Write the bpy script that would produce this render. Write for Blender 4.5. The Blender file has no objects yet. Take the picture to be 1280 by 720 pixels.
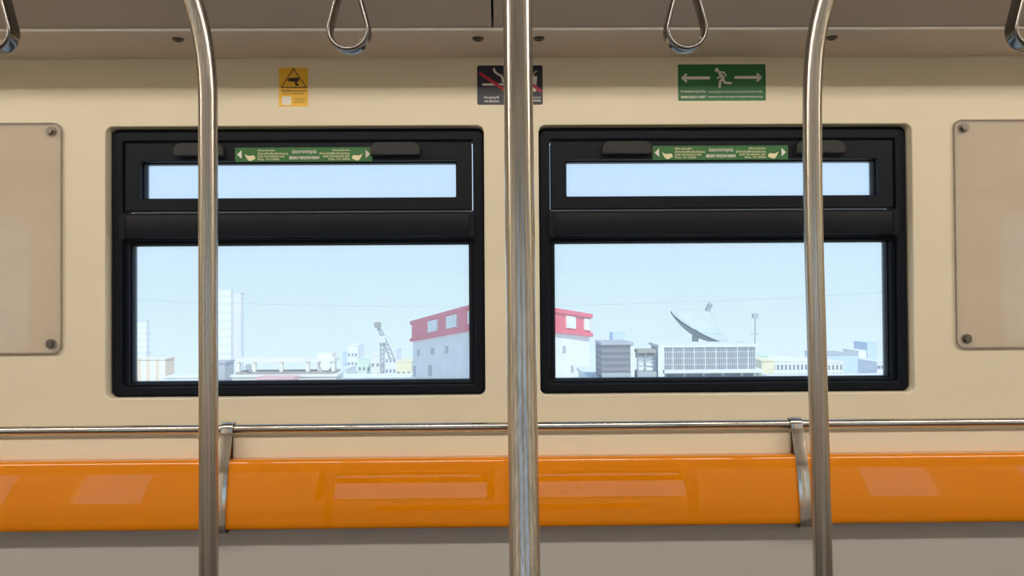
import bpy, bmesh, math, random
from mathutils import Vector, Matrix

C = bpy.context.scene.collection
S = bpy.context.scene
PI = math.pi
random.seed(7)

# ------------------------------------------------------------------ camera
CAM = Vector((0.0, -2.4, 1.35))
FPX = 1050.0
ROT = (Matrix.Rotation(-0.01327, 3, 'Z') @ Matrix.Rotation(0.01385, 3, 'X')
       @ Matrix.Rotation(0.00671, 3, 'Y'))          # columns: right, forward, up
cd = bpy.data.cameras.new('camera')
cd.sensor_width = 36.0
cd.lens = FPX / 1280.0 * 36.0
cd.clip_start = 0.05
cd.clip_end = 5000
cam = bpy.data.objects.new('camera', cd)
C.objects.link(cam)
_r, _f, _u = ROT.col[0], ROT.col[1], ROT.col[2]
cam.matrix_world = Matrix(((_r[0], _u[0], -_f[0], CAM[0]), (_r[1], _u[1], -_f[1], CAM[1]),
                           (_r[2], _u[2], -_f[2], CAM[2]), (0, 0, 0, 1)))
S.camera = cam

# ------------------------------------------------------------------ world, sun, exposure
S.view_settings.view_transform = 'Standard'
S.view_settings.look = 'None'
S.view_settings.exposure = 0.0
S.view_settings.gamma = 1.0
S.view_settings.use_curve_mapping = False
S.cycles.max_bounces = 10
S.cycles.diffuse_bounces = 6
S.cycles.transparent_max_bounces = 12
S.cycles.sample_clamp_indirect = 4.0

LAMP_STRENGTH = 28.5
LAMP_COLOR = (1.0, 0.90, 0.755)
SKY_STRENGTH = 1.18
SUN_STRENGTH = 3.9

wd = bpy.data.worlds.new('world')
S.world = wd
wd.use_nodes = True
nt = wd.node_tree
nt.nodes.clear()
wo = nt.nodes.new('ShaderNodeOutputWorld')
bg = nt.nodes.new('ShaderNodeBackground')
bg.inputs['Strength'].default_value = SKY_STRENGTH
tc = nt.nodes.new('ShaderNodeTexCoord')
sx = nt.nodes.new('ShaderNodeSeparateXYZ')
mr = nt.nodes.new('ShaderNodeMapRange')
mr.inputs['From Min'].default_value = -0.10
mr.inputs['From Max'].default_value = 0.90
cr = nt.nodes.new('ShaderNodeValToRGB')
el = cr.color_ramp.elements
el[0].position = 0.0
el[0].color = (0.83, 0.94, 0.93, 1)
el[1].position = 1.0
el[1].color = (0.24, 0.44, 0.80, 1)
e = el.new(0.11); e.color = (0.68, 0.83, 0.90, 1)
e = el.new(0.25); e.color = (0.58, 0.74, 0.98, 1)
nt.links.new(tc.outputs['Generated'], sx.inputs[0])
nt.links.new(sx.outputs['Z'], mr.inputs['Value'])
nt.links.new(mr.outputs[0], cr.inputs[0])
nt.links.new(cr.outputs[0], bg.inputs['Color'])
nt.links.new(bg.outputs[0], wo.inputs[0])

sd = bpy.data.lights.new('sun', 'SUN')
sd.energy = SUN_STRENGTH
sd.angle = 0.02
sd.color = (1.0, 0.96, 0.9)
sun = bpy.data.objects.new('sun', sd)
C.objects.link(sun)
sun.rotation_euler = Vector((-0.36, 0.80, -1.0)).to_track_quat('-Z', 'Y').to_euler()
sun.location = (30, -20, 60)


# ------------------------------------------------------------------ materials
def mat(name, col, rough=0.5, metal=0.0, spec=0.5, coat=0.0, noise=0.0, nscale=20.0, bump=0.0, bscale=200.0,
        stretch=None, coat_rough=0.03, aniso=0.0, axis='Z', arot=0.0):
    m = bpy.data.materials.new(name)
    m.use_nodes = True
    n = m.node_tree
    b = n.nodes['Principled BSDF']
    b.inputs['Base Color'].default_value = (*col, 1)
    b.inputs['Roughness'].default_value = rough
    b.inputs['Metallic'].default_value = metal
    b.inputs['Specular IOR Level'].default_value = spec
    b.inputs['Coat Weight'].default_value = coat
    b.inputs['Coat Roughness'].default_value = coat_rough
    t = n.nodes.new('ShaderNodeTexCoord')
    mp = n.nodes.new('ShaderNodeMapping')
    n.links.new(t.outputs['Object'], mp.inputs['Vector'])
    if stretch:
        mp.inputs['Scale'].default_value = stretch
    if noise > 0:
        nz = n.nodes.new('ShaderNodeTexNoise')
        nz.inputs['Scale'].default_value = nscale
        nz.inputs['Detail'].default_value = 4
        n.links.new(mp.outputs[0], nz.inputs['Vector'])
        r = n.nodes.new('ShaderNodeValToRGB')
        r.color_ramp.elements[0].position = 0.3
        r.color_ramp.elements[1].position = 0.7
        r.color_ramp.elements[0].color = (*[c * (1 - noise) for c in col], 1)
        r.color_ramp.elements[1].color = (*[min(1, c * (1 + noise)) for c in col], 1)
        n.links.new(nz.outputs['Fac'], r.inputs[0])
        n.links.new(r.outputs[0], b.inputs['Base Color'])
    if aniso:
        b.inputs['Anisotropic'].default_value = aniso
        tg = n.nodes.new('ShaderNodeTangent')
        tg.direction_type = 'RADIAL'
        tg.axis = axis
        n.links.new(tg.outputs[0], b.inputs['Tangent'])
        b.inputs['Anisotropic Rotation'].default_value = arot
    if bump > 0:
        nb = n.nodes.new('ShaderNodeTexNoise')
        nb.inputs['Scale'].default_value = bscale
        nb.inputs['Detail'].default_value = 3
        n.links.new(mp.outputs[0], nb.inputs['Vector'])
        bp = n.nodes.new('ShaderNodeBump')
        bp.inputs['Strength'].default_value = bump
        bp.inputs['Distance'].default_value = 0.001
        n.links.new(nb.outputs['Fac'], bp.inputs['Height'])
        n.links.new(bp.outputs[0], b.inputs['Normal'])
    return m


M = {}
AROT = 0.25
M['wall'] = mat('cream_gelcoat', (0.79, 0.715, 0.565), 0.5, spec=0.25, noise=0.012, nscale=3, bump=0.05, bscale=400)
M['soffit'] = mat('beige_panel', (0.68, 0.60, 0.525), 0.55, spec=0.2, noise=0.01, nscale=3)
M['ceil'] = mat('taupe_ceiling_panel', (0.50, 0.45, 0.405), 0.55, noise=0.012, nscale=4)
M['grey'] = mat('warm_grey_panel', (0.53, 0.52, 0.515), 0.55, spec=0.3, noise=0.01, nscale=5)
M['floor'] = mat('grey_vinyl', (0.06, 0.06, 0.065), 0.45, noise=0.2, nscale=120)
M['frame'] = mat('black_frame_paint', (0.0065, 0.0090, 0.0150), 0.45, spec=0.13, noise=0.08, nscale=60, bump=0.08, bscale=600)
M['sash'] = mat('black_sash_paint', (0.0070, 0.0096, 0.0160), 0.45, spec=0.16, noise=0.05, nscale=60)
M['handle'] = mat('black_plastic', (0.024, 0.024, 0.026), 0.38, spec=0.32, noise=0.04, nscale=80)
M['orange'] = mat('orange_gloss_plastic', (0.74, 0.232, 0.0), 0.45, spec=0.05, coat=1.0, noise=0.01, nscale=4, coat_rough=0.02)
M['steel'] = mat('reflection_streaked_stainless', (0.49, 0.465, 0.435), 0.19, 1.0, aniso=0.92, arot=AROT, noise=0.22, nscale=5, stretch=(60, 60, 0.6))  # upright colour streaks stand in for reflections of the surroundings
M['steel_h'] = mat('polished_rail_steel', (0.60, 0.57, 0.53), 0.12, 1.0, noise=0.05, nscale=30, stretch=(0.6, 60, 60))
M['brushed'] = mat('brushed_stainless', (0.58, 0.55, 0.50), 0.17, 1.0, noise=0.08, nscale=14, stretch=(1, 60, 60))
M['chrome'] = mat('dark_chrome', (0.20, 0.19, 0.185), 0.2, 1.0, noise=0.03, nscale=8)
M['screw'] = mat('screw_steel', (0.20, 0.18, 0.16), 0.3, 1.0, noise=0.1, nscale=150)
M['screw_dark'] = mat('dark_screw_steel', (0.16, 0.135, 0.11), 0.4, 1.0, noise=0.1, nscale=150)
M['edge'] = mat('cut_acrylic_edge', (0.27, 0.235, 0.215), 0.25, noise=0.15, nscale=12)
M['gap'] = mat('dark_gap', (0.02, 0.017, 0.014), 0.8, noise=0.1)
M['strap'] = mat('grey_webbing', (0.12, 0.12, 0.12), 0.8, noise=0.15, nscale=300)
M['s_yellow'] = mat('yellow_sticker', (0.85, 0.50, 0.035), 0.4, noise=0.03, nscale=60)
M['s_black'] = mat('black_print', (0.03, 0.022, 0.015), 0.5, noise=0.05)
M['s_white'] = mat('white_print', (0.78, 0.76, 0.72), 0.45, noise=0.03)
M['s_cream'] = mat('cream_print', (0.80, 0.74, 0.50), 0.5, noise=0.03)
M['s_navy'] = mat('navy_sticker', (0.012, 0.013, 0.032), 0.35, noise=0.1, nscale=80)
M['s_red'] = mat('red_print', (0.50, 0.012, 0.045), 0.4, noise=0.03)
M['s_green'] = mat('green_sticker', (0.012, 0.145, 0.045), 0.4, noise=0.05, nscale=60)
M['s_green2'] = mat('light_green_sticker', (0.025, 0.15, 0.035), 0.4, noise=0.05, nscale=60)


def lamp_mat():
    m = bpy.data.materials.new('lamp_diffuser')
    m.use_nodes = True
    n = m.node_tree
    b = n.nodes['Principled BSDF']
    b.inputs['Base Color'].default_value = (0.9, 0.88, 0.82, 1)
    b.inputs['Emission Color'].default_value = (*LAMP_COLOR, 1)
    b.inputs['Emission Strength'].default_value = LAMP_STRENGTH
    return m


M['lamp'] = lamp_mat()


def front_only(n, sock):
    """reflection only at the outer faces of a sheet"""
    g = n.nodes.new('ShaderNodeNewGeometry')
    k = n.nodes.new('ShaderNodeMath'); k.operation = 'SUBTRACT'; k.inputs[0].default_value = 1.0
    n.links.new(g.outputs['Backfacing'], k.inputs[1])
    m = n.nodes.new('ShaderNodeMath'); m.operation = 'MULTIPLY'
    n.links.new(sock, m.inputs[0]); n.links.new(k.outputs[0], m.inputs[1])
    return m.outputs[0]


def film_mat():
    """tinted glass covered by a perforated film: it lets most of the view through and scatters a little daylight"""
    m = bpy.data.materials.new('perforated_film_glass')
    m.use_nodes = True
    n = m.node_tree
    n.nodes.clear()
    out = n.nodes.new('ShaderNodeOutputMaterial')
    tr = n.nodes.new('ShaderNodeBsdfTransparent'); tr.inputs[0].default_value = (0.93, 0.965, 0.97, 1)
    tl = n.nodes.new('ShaderNodeBsdfTranslucent'); tl.inputs[0].default_value = (0.92, 0.95, 0.95, 1)
    gl = n.nodes.new('ShaderNodeBsdfGlossy'); gl.inputs['Roughness'].default_value = 0.03
    fr = n.nodes.new('ShaderNodeFresnel'); fr.inputs[0].default_value = 1.4
    t = n.nodes.new('ShaderNodeTexCoord')
    s = n.nodes.new('ShaderNodeSeparateXYZ')
    n.links.new(t.outputs['Object'], s.inputs[0])

    def cosn(sock):
        a = n.nodes.new('ShaderNodeMath'); a.operation = 'MULTIPLY'; a.inputs[1].default_value = 2 * PI / 0.0062
        b = n.nodes.new('ShaderNodeMath'); b.operation = 'COSINE'
        n.links.new(sock, a.inputs[0]); n.links.new(a.outputs[0], b.inputs[0])
        return b.outputs[0]
    ad = n.nodes.new('ShaderNodeMath'); ad.operation = 'ADD'
    n.links.new(cosn(s.outputs['X']), ad.inputs[0]); n.links.new(cosn(s.outputs['Z']), ad.inputs[1])
    mrr = n.nodes.new('ShaderNodeMapRange')
    mrr.inputs['From Min'].default_value = -0.4; mrr.inputs['From Max'].default_value = 1.4
    mrr.inputs['To Min'].default_value = 0.125; mrr.inputs['To Max'].default_value = 0.170
    n.links.new(ad.outputs[0], mrr.inputs['Value'])
    mx = n.nodes.new('ShaderNodeMixShader')
    n.links.new(mrr.outputs[0], mx.inputs[0])
    n.links.new(tr.outputs[0], mx.inputs[1]); n.links.new(tl.outputs[0], mx.inputs[2])
    fm = n.nodes.new('ShaderNodeMath'); fm.operation = 'MULTIPLY'; fm.inputs[1].default_value = 0.5
    n.links.new(fr.outputs[0], fm.inputs[0])
    m2 = n.nodes.new('ShaderNodeMixShader')
    n.links.new(front_only(n, fm.outputs[0]), m2.inputs[0])
    n.links.new(mx.outputs[0], m2.inputs[1]); n.links.new(gl.outputs[0], m2.inputs[2])
    n.links.new(m2.outputs[0], out.inputs[0])
    return m


M['film'] = film_mat()


def acrylic_mat():
    m = bpy.data.materials.new('clear_acrylic')
    m.use_nodes = True
    n = m.node_tree
    n.nodes.clear()
    out = n.nodes.new('ShaderNodeOutputMaterial')
    tr = n.nodes.new('ShaderNodeBsdfTransparent'); tr.inputs[0].default_value = (0.975, 0.97, 0.975, 1)
    df = n.nodes.new('ShaderNodeBsdfDiffuse'); df.inputs[0].default_value = (0.74, 0.655, 0.59, 1)
    gl = n.nodes.new('ShaderNodeBsdfGlossy'); gl.inputs['Roughness'].default_value = 0.035
    fr = n.nodes.new('ShaderNodeFresnel'); fr.inputs[0].default_value = 1.6
    nz = n.nodes.new('ShaderNodeTexNoise'); nz.inputs['Scale'].default_value = 5
    t = n.nodes.new('ShaderNodeTexCoord')
    n.links.new(t.outputs['Object'], nz.inputs['Vector'])
    mr_ = n.nodes.new('ShaderNodeMapRange')
    mr_.inputs['To Min'].default_value = 0.16; mr_.inputs['To Max'].default_value = 0.26
    n.links.new(nz.outputs['Fac'], mr_.inputs['Value'])
    mx = n.nodes.new('ShaderNodeMixShader')
    n.links.new(mr_.outputs[0], mx.inputs[0])
    n.links.new(tr.outputs[0], mx.inputs[1]); n.links.new(df.outputs[0], mx.inputs[2])
    m2 = n.nodes.new('ShaderNodeMixShader')
    n.links.new(front_only(n, fr.outputs[0]), m2.inputs[0])
    n.links.new(mx.outputs[0], m2.inputs[1]); n.links.new(gl.outputs[0], m2.inputs[2])
    n.links.new(m2.outputs[0], out.inputs[0])
    return m


M['acrylic'] = acrylic_mat()


# ------------------------------------------------------------------ helpers
def tag(o, label=None, cat=None, group=None, kind=None):
    if label: o['label'] = label
    if cat: o['category'] = cat
    if group: o['group'] = group
    if kind: o['kind'] = kind
    return o


def empty(name, loc, label=None, cat=None, group=None, kind=None):
    o = bpy.data.objects.new(name, None)
    o.empty_display_size = 0.05
    C.objects.link(o)
    o.location = loc
    o['_org'] = tuple(loc)
    return tag(o, label, cat, group, kind)


def origin_of(o):
    return Vector(o['_org'])


def obj(name, me, m, parent=None, smooth=None):
    """me: mesh or bmesh in world coordinates; origin goes to the base of a thing, or to its thing's origin for a part"""
    if isinstance(me, bmesh.types.BMesh):
        bm = me
        me = bpy.data.meshes.new(name)
        bm.to_mesh(me)
        bm.free()
    if parent is None:
        xs = [v.co.x for v in me.vertices]; ys = [v.co.y for v in me.vertices]; zs = [v.co.z for v in me.vertices]
        org = Vector(((min(xs) + max(xs)) / 2, (min(ys) + max(ys)) / 2, min(zs)))
    else:
        org = origin_of(parent)
    me.transform(Matrix.Translation(-org))
    me.name = name
    me.materials.clear()
    for k in (m if isinstance(m, (list, tuple)) else [m]):
        me.materials.append(k)
    if smooth is not None:
        for p in me.polygons: p.use_smooth = True
        me.set_sharp_from_angle(angle=math.radians(smooth))
    o = bpy.data.objects.new(name, me)
    C.objects.link(o)
    o['_org'] = tuple(org)
    if parent is None:
        o.location = org
    else:
        o.parent = parent
    return o


def rrect(x0, z0, x1, z1, r=0.0, n=6):
    if r <= 0:
        return [(x0, z0), (x1, z0), (x1, z1), (x0, z1)]
    p = []
    for cx, cz, a in ((x1 - r, z0 + r, -90), (x1 - r, z1 - r, 0), (x0 + r, z1 - r, 90), (x0 + r, z0 + r, 180)):
        for k in range(n + 1):
            t = math.radians(a + 90 * k / n)
            p.append((cx + r * math.cos(t), cz + r * math.sin(t)))
    return p


def plate(outlines, yf, yb, bevel=0.0, res=2):
    """solid standing plate between y=yf (front) and y=yb with holes, rounded edges; outlines in (x, z)"""
    cu = bpy.data.curves.new('t', 'CURVE')
    cu.dimensions = '2D'
    cu.fill_mode = 'BOTH'
    t = abs(yb - yf)
    cu.extrude = max(0.0, t / 2 - bevel)
    cu.bevel_depth = bevel
    cu.bevel_resolution = res
    cu.offset = -bevel
    for pts in outlines:
        sp = cu.splines.new('POLY')
        sp.points.add(len(pts) - 1)
        for q, (a, b) in zip(sp.points, pts):
            q.co = (a, b, 0, 1)
        sp.use_cyclic_u = True
    o = bpy.data.objects.new('t', cu)
    C.objects.link(o)
    dg = bpy.context.evaluated_depsgraph_get()
    me = bpy.data.meshes.new_from_object(o.evaluated_get(dg))
    bpy.data.objects.remove(o)
    bpy.data.curves.remove(cu)
    me.transform(Matrix.Translation((0, (yf + yb) / 2, 0)) @ Matrix.Rotation(PI / 2, 4, 'X'))
    return me


def text_mesh(body, x0, x1, z0, z1, y, depth=0.0003, bold=0.0, fit=True):
    cu = bpy.data.curves.new('t', 'FONT')
    cu.body = body
    cu.size = 1.0
    cu.extrude = 0.0
    cu.offset = bold
    cu.resolution_u = 2
    o = bpy.data.objects.new('t', cu)
    C.objects.link(o)
    dg = bpy.context.evaluated_depsgraph_get()
    me = bpy.data.meshes.new_from_object(o.evaluated_get(dg))
    bpy.data.objects.remove(o)
    bpy.data.curves.remove(cu)
    xs = [v.co.x for v in me.vertices]; ys = [v.co.y for v in me.vertices]
    a, b, c, d = min(xs), max(xs), min(ys), max(ys)
    for v in me.vertices:
        v.co = ((v.co.x - a) / (b - a) * (x1 - x0) + x0, y, (v.co.y - c) / (d - c) * (z1 - z0) + z0)
    return me


def merge(*ms):
    bm = bmesh.new()
    for m in ms:
        if isinstance(m, bmesh.types.BMesh):
            t = bpy.data.meshes.new('t'); m.to_mesh(t); m.free(); m = t
        bm.from_mesh(m)
    return bm


def box(x0, x1, y0, y1, z0, z1, bm=None, bevel=0.0, seg=2):
    own = bmesh.new()
    v = [own.verts.new((x, y, z)) for x in (x0, x1) for y in (y0, y1) for z in (z0, z1)]
    for f in ((0, 1, 3, 2), (4, 6, 7, 5), (0, 4, 5, 1), (2, 3, 7, 6), (0, 2, 6, 4), (1, 5, 7, 3)):
        own.faces.new([v[i] for i in f])
    bmesh.ops.recalc_face_normals(own, faces=own.faces)
    if bevel > 0:
        bmesh.ops.bevel(own, geom=list(own.edges), offset=bevel, segments=seg, affect='EDGES', profile=0.5)
    if bm is None:
        return own
    t = bpy.data.meshes.new('t'); own.to_mesh(t); own.free(); bm.from_mesh(t)
    return bm


def sweep(path, prof, closed=False, up=Vector((0, 1, 0)), caps=True):
    """sweep profile [(a,b)] along path; a is measured along 'up', b along up x tangent"""
    bm = bmesh.new()
    n = len(path)
    P = [Vector(p) for p in path]
    rings = []
    for i in range(n):
        if closed:
            t = P[(i + 1) % n] - P[i - 1]
        else:
            t = P[min(i + 1, n - 1)] - P[max(i - 1, 0)]
        t.normalize()
        s = up.cross(t).normalized()
        w = t.cross(s).normalized()
        rings.append([bm.verts.new(P[i] + w * a + s * b) for a, b in prof])
    k = len(prof)
    for i in range(n if closed else n - 1):
        A, B = rings[i], rings[(i + 1) % n]
        for j in range(k):
            bm.faces.new((A[j], A[(j + 1) % k], B[(j + 1) % k], B[j]))
    if not closed and caps:
        bm.faces.new(rings[0]); bm.faces.new(rings[-1])
    bmesh.ops.recalc_face_normals(bm, faces=bm.faces)
    return bm


def circ(r, n=32):
    return [(r * math.cos(2 * PI * i / n), r * math.sin(2 * PI * i / n)) for i in range(n)]


def smooth_path(pts, sub=12):
    """Catmull-Rom through the points"""
    P = [Vector(p) for p in pts]
    P = [2 * P[0] - P[1]] + P + [2 * P[-1] - P[-2]]
    out = []
    for i in range(1, len(P) - 2):
        for k in range(sub):
            t = k / sub
            a, b, c, d = P[i - 1:i + 3]
            out.append(0.5 * ((2 * b) + (c - a) * t + (2 * a - 5 * b + 4 * c - d) * t * t + (3 * b - a - 3 * c + d) * t ** 3))
    out.append(P[-2])
    return out


def extrude_x(prof, x0, x1):
    """profile [(y,z)] closed, extruded along x"""
    bm = bmesh.new()
    A = [bm.verts.new((x0, y, z)) for y, z in prof]
    B = [bm.verts.new((x1, y, z)) for y, z in prof]
    n = len(prof)
    for i in range(n):
        bm.faces.new((A[i], A[(i + 1) % n], B[(i + 1) % n], B[i]))
    bm.faces.new(A); bm.faces.new(B)
    bmesh.ops.recalc_face_normals(bm, faces=bm.faces)
    return bm


def cyl_y(x, z, y0, y1, r, n=24, r1=None):
    """cylinder along y from y0 (front) to y1"""
    bm = bmesh.new()
    r1 = r if r1 is None else r1
    A = [bm.verts.new((x + r * math.cos(2 * PI * i / n), y0, z + r * math.sin(2 * PI * i / n))) for i in range(n)]
    B = [bm.verts.new((x + r1 * math.cos(2 * PI * i / n), y1, z + r1 * math.sin(2 * PI * i / n))) for i in range(n)]
    for i in range(n):
        bm.faces.new((A[i], A[(i + 1) % n], B[(i + 1) % n], B[i]))
    bm.faces.new(A); bm.faces.new(B)
    bmesh.ops.recalc_face_normals(bm, faces=bm.faces)
    return bm


def cyl_z(x, y, z0, z1, r, n=16, r1=None):
    r1 = r if r1 is None else r1
    bm = bmesh.new()
    A = [bm.verts.new((x + r * math.cos(2 * PI * i / n), y + r * math.sin(2 * PI * i / n), z0)) for i in range(n)]
    B = [bm.verts.new((x + r1 * math.cos(2 * PI * i / n), y + r1 * math.sin(2 * PI * i / n), z1)) for i in range(n)]
    for i in range(n):
        bm.faces.new((A[i], A[(i + 1) % n], B[(i + 1) % n], B[i]))
    bm.faces.new(A); bm.faces.new(B)
    bmesh.ops.recalc_face_normals(bm, faces=bm.faces)
    return bm


def stroke(pts, w, y0, y1):
    """round-ended thick line in the x-z plane, as thin print"""
    bm = bmesh.new()
    for (a, b), (c, d) in zip(pts[:-1], pts[1:]):
        L = math.hypot(c - a, d - b)
        ux, uz = (c - a) / L, (d - b) / L
        ang = math.atan2(uz, ux)
        o = []
        for k in range(9):
            t = ang + PI / 2 + PI * k / 8
            o.append((a + w / 2 * math.cos(t), b + w / 2 * math.sin(t)))
        for k in range(9):
            t = ang - PI / 2 + PI * k / 8
            o.append((c + w / 2 * math.cos(t), d + w / 2 * math.sin(t)))
        bm.from_mesh(plate([o], y0, y1))
    return bm


CX = 0.0325           # the middle of the bay: windows, poles and brackets mirror about it
AISLE = -1.45         # middle of the carriage

# ------------------------------------------------------------------ room shell
HOLES = []
for sgn in (-1, 1):
    a, b = sorted((CX + sgn * 0.0785, CX + sgn * 1.155))
    HOLES.append((a, b))
wall_out = rrect(-3.8, 0.0, 3.8, 2.10)
walls_holes = [rrect(a, 1.0765, b, 1.8500, 0.020) for a, b in HOLES]
w = obj('wall_front', plate([wall_out] + walls_holes, 0.0, 0.10, 0.0035, 3), M['wall'])
tag(w, kind='structure')
for p in w.data.polygons: p.use_smooth = True
w.data.set_sharp_from_angle(angle=math.radians(35))

door_holes = [rrect(CX - 2.60, 1.05, CX - 2.17, 1.88, 0.05), rrect(CX + 2.17, 1.05, CX + 2.63, 1.88, 0.05),
              rrect(CX - 3.50, 1.05, CX - 2.98, 1.88, 0.05), rrect(CX + 3.16, 1.05, CX + 3.62, 1.88, 0.05)]
w = obj('wall_back', plate([wall_out] + walls_holes + door_holes, -3.0, -2.9, 0.003, 3), M['wall'])
tag(w, kind='structure')
for i, hp in enumerate(door_holes):
    g = obj('window_%d' % (5 + i), plate([hp], -2.96, -2.95), M['film'])
    tag(g, kind='structure')

tag(obj('wall_left', box(-3.9, -3.8, -3.0, 0.1, 0, 2.6), M['wall']), kind='structure')
tag(obj('wall_right', box(3.8, 3.9, -3.0, 0.1, 0, 2.6), M['wall']), kind='structure')
tag(obj('floor', box(-3.9, 3.9, -3.0, 0.1, -0.1, 0.0), M['floor']), kind='structure')

# beige soffit along the top of the wall with a small rounded lip at its free edge
ZS = 2.0427
lip = [(-0.009, ZS + 0.06), (-0.009, ZS), (-0.239, ZS)]
for k in range(7):
    t = math.radians(-90 - 130 * k / 6)
    lip.append((-0.239 + 0.004 * math.cos(t), ZS + 0.004 + 0.004 * math.sin(t)))
lip += [(-0.20, ZS + 0.05)]
tag(obj('trim_1', extrude_x(lip, -3.8, 3.8), M['soffit'], smooth=30), kind='structure')
tag(obj('trim_2', extrude_x([(-2.9 - y, z) for y, z in lip], -3.8, 3.8), M['soffit'], smooth=30), kind='structure')
tag(obj('lip_highlight_strip', box(-3.8, 3.8, -0.2445, -0.2415, ZS + 0.002, ZS + 0.0085, bevel=0.001), M['s_white']), kind='structure')  # white strip added as the bright line where the lip catches light
# sloping ceiling panels and the flat middle
def slope_panel(x0, x1, flip=False):
    p = [(-0.241, ZS + 0.009), (-0.95, ZS + 0.351), (-0.95, ZS + 0.381), (-0.243, ZS + 0.042)]
    if flip: p = [(-2.9 - y, z) for y, z in p]
    return extrude_x(p, x0, x1)


seams = [-3.8, -1.92, 0.0006, 1.92, 3.8]
for i in range(2):
    n = 1
bm = merge(*[slope_panel(a + 0.0015, b - 0.0015) for a, b in ((-3.8, -0.0185), (-0.0155, 1.95), (1.953, 3.8))])
tag(obj('ceiling_slope', bm, M['ceil']), kind='structure')
tag(obj('ceiling_slope_back', slope_panel(-3.8, 3.8, True), M['ceil']), kind='structure')
prof = [(-0.95, ZS + 0.351), (-0.97, ZS + 0.49), (-1.93, ZS + 0.49), (-1.95, ZS + 0.351), (-1.95, ZS + 0.56), (-0.95, ZS + 0.56)]
tag(obj('ceiling', extrude_x(prof, -3.8, 3.8), M['ceil']), kind='structure')
tag(obj('ceiling_backing', extrude_x([(-0.02, ZS + 0.062), (-0.23, ZS + 0.062), (-0.94, ZS + 0.40), (-0.94, ZS + 0.42), (-0.02, ZS + 0.42)], -3.8, 3.8), M['gap']), kind='structure')  # dark sheet added behind the seam to stop sky light leaking through

# ceiling lights
ZL = ZS + 0.49
for i, x in enumerate((-2.5, 0.0, 2.5)):
    t = empty('ceiling_light', (x, AISLE, ZL), 'long white ceiling light over the aisle', 'ceiling light', 'ceiling lights over the aisle')
    obj('housing', box(x - 1.2, x + 1.2, AISLE - 0.075, AISLE + 0.075, ZL - 0.022, ZL, bevel=0.004), M['s_white'], t)
    bm = extrude_x([(AISLE + 0.055 * math.cos(math.radians(a)), ZL - 0.022 + 0.050 * math.sin(math.radians(a))) for a in range(180, 361, 12)], x - 1.19, x + 1.19)
    obj('diffuser', bm, M['lamp'], t, smooth=40)

# lower grey panel in front of the wall, behind the backrests
up_ = [(-0.0005, 0.978), (-0.024, 0.978), (-0.030, 0.975), (-0.0325, 0.968), (-0.0325, 0.862), (-0.0005, 0.862)]
tag(obj('trim_4', extrude_x(up_, -3.8, 3.8), M['wall'], smooth=40), kind='structure')
lp = [(-0.0005, 0.86), (-0.066, 0.86)]
lp += [(-0.070, 0.856), (-0.070, 0.02), (-0.0005, 0.02)]
tag(obj('trim_3', extrude_x(lp, -3.8, 3.8), M['grey']), kind='structure')


# ------------------------------------------------------------------ windows
def mirror_x(a, b, sgn):
    return tuple(sorted((CX + sgn * a, CX + sgn * b)))


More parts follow.
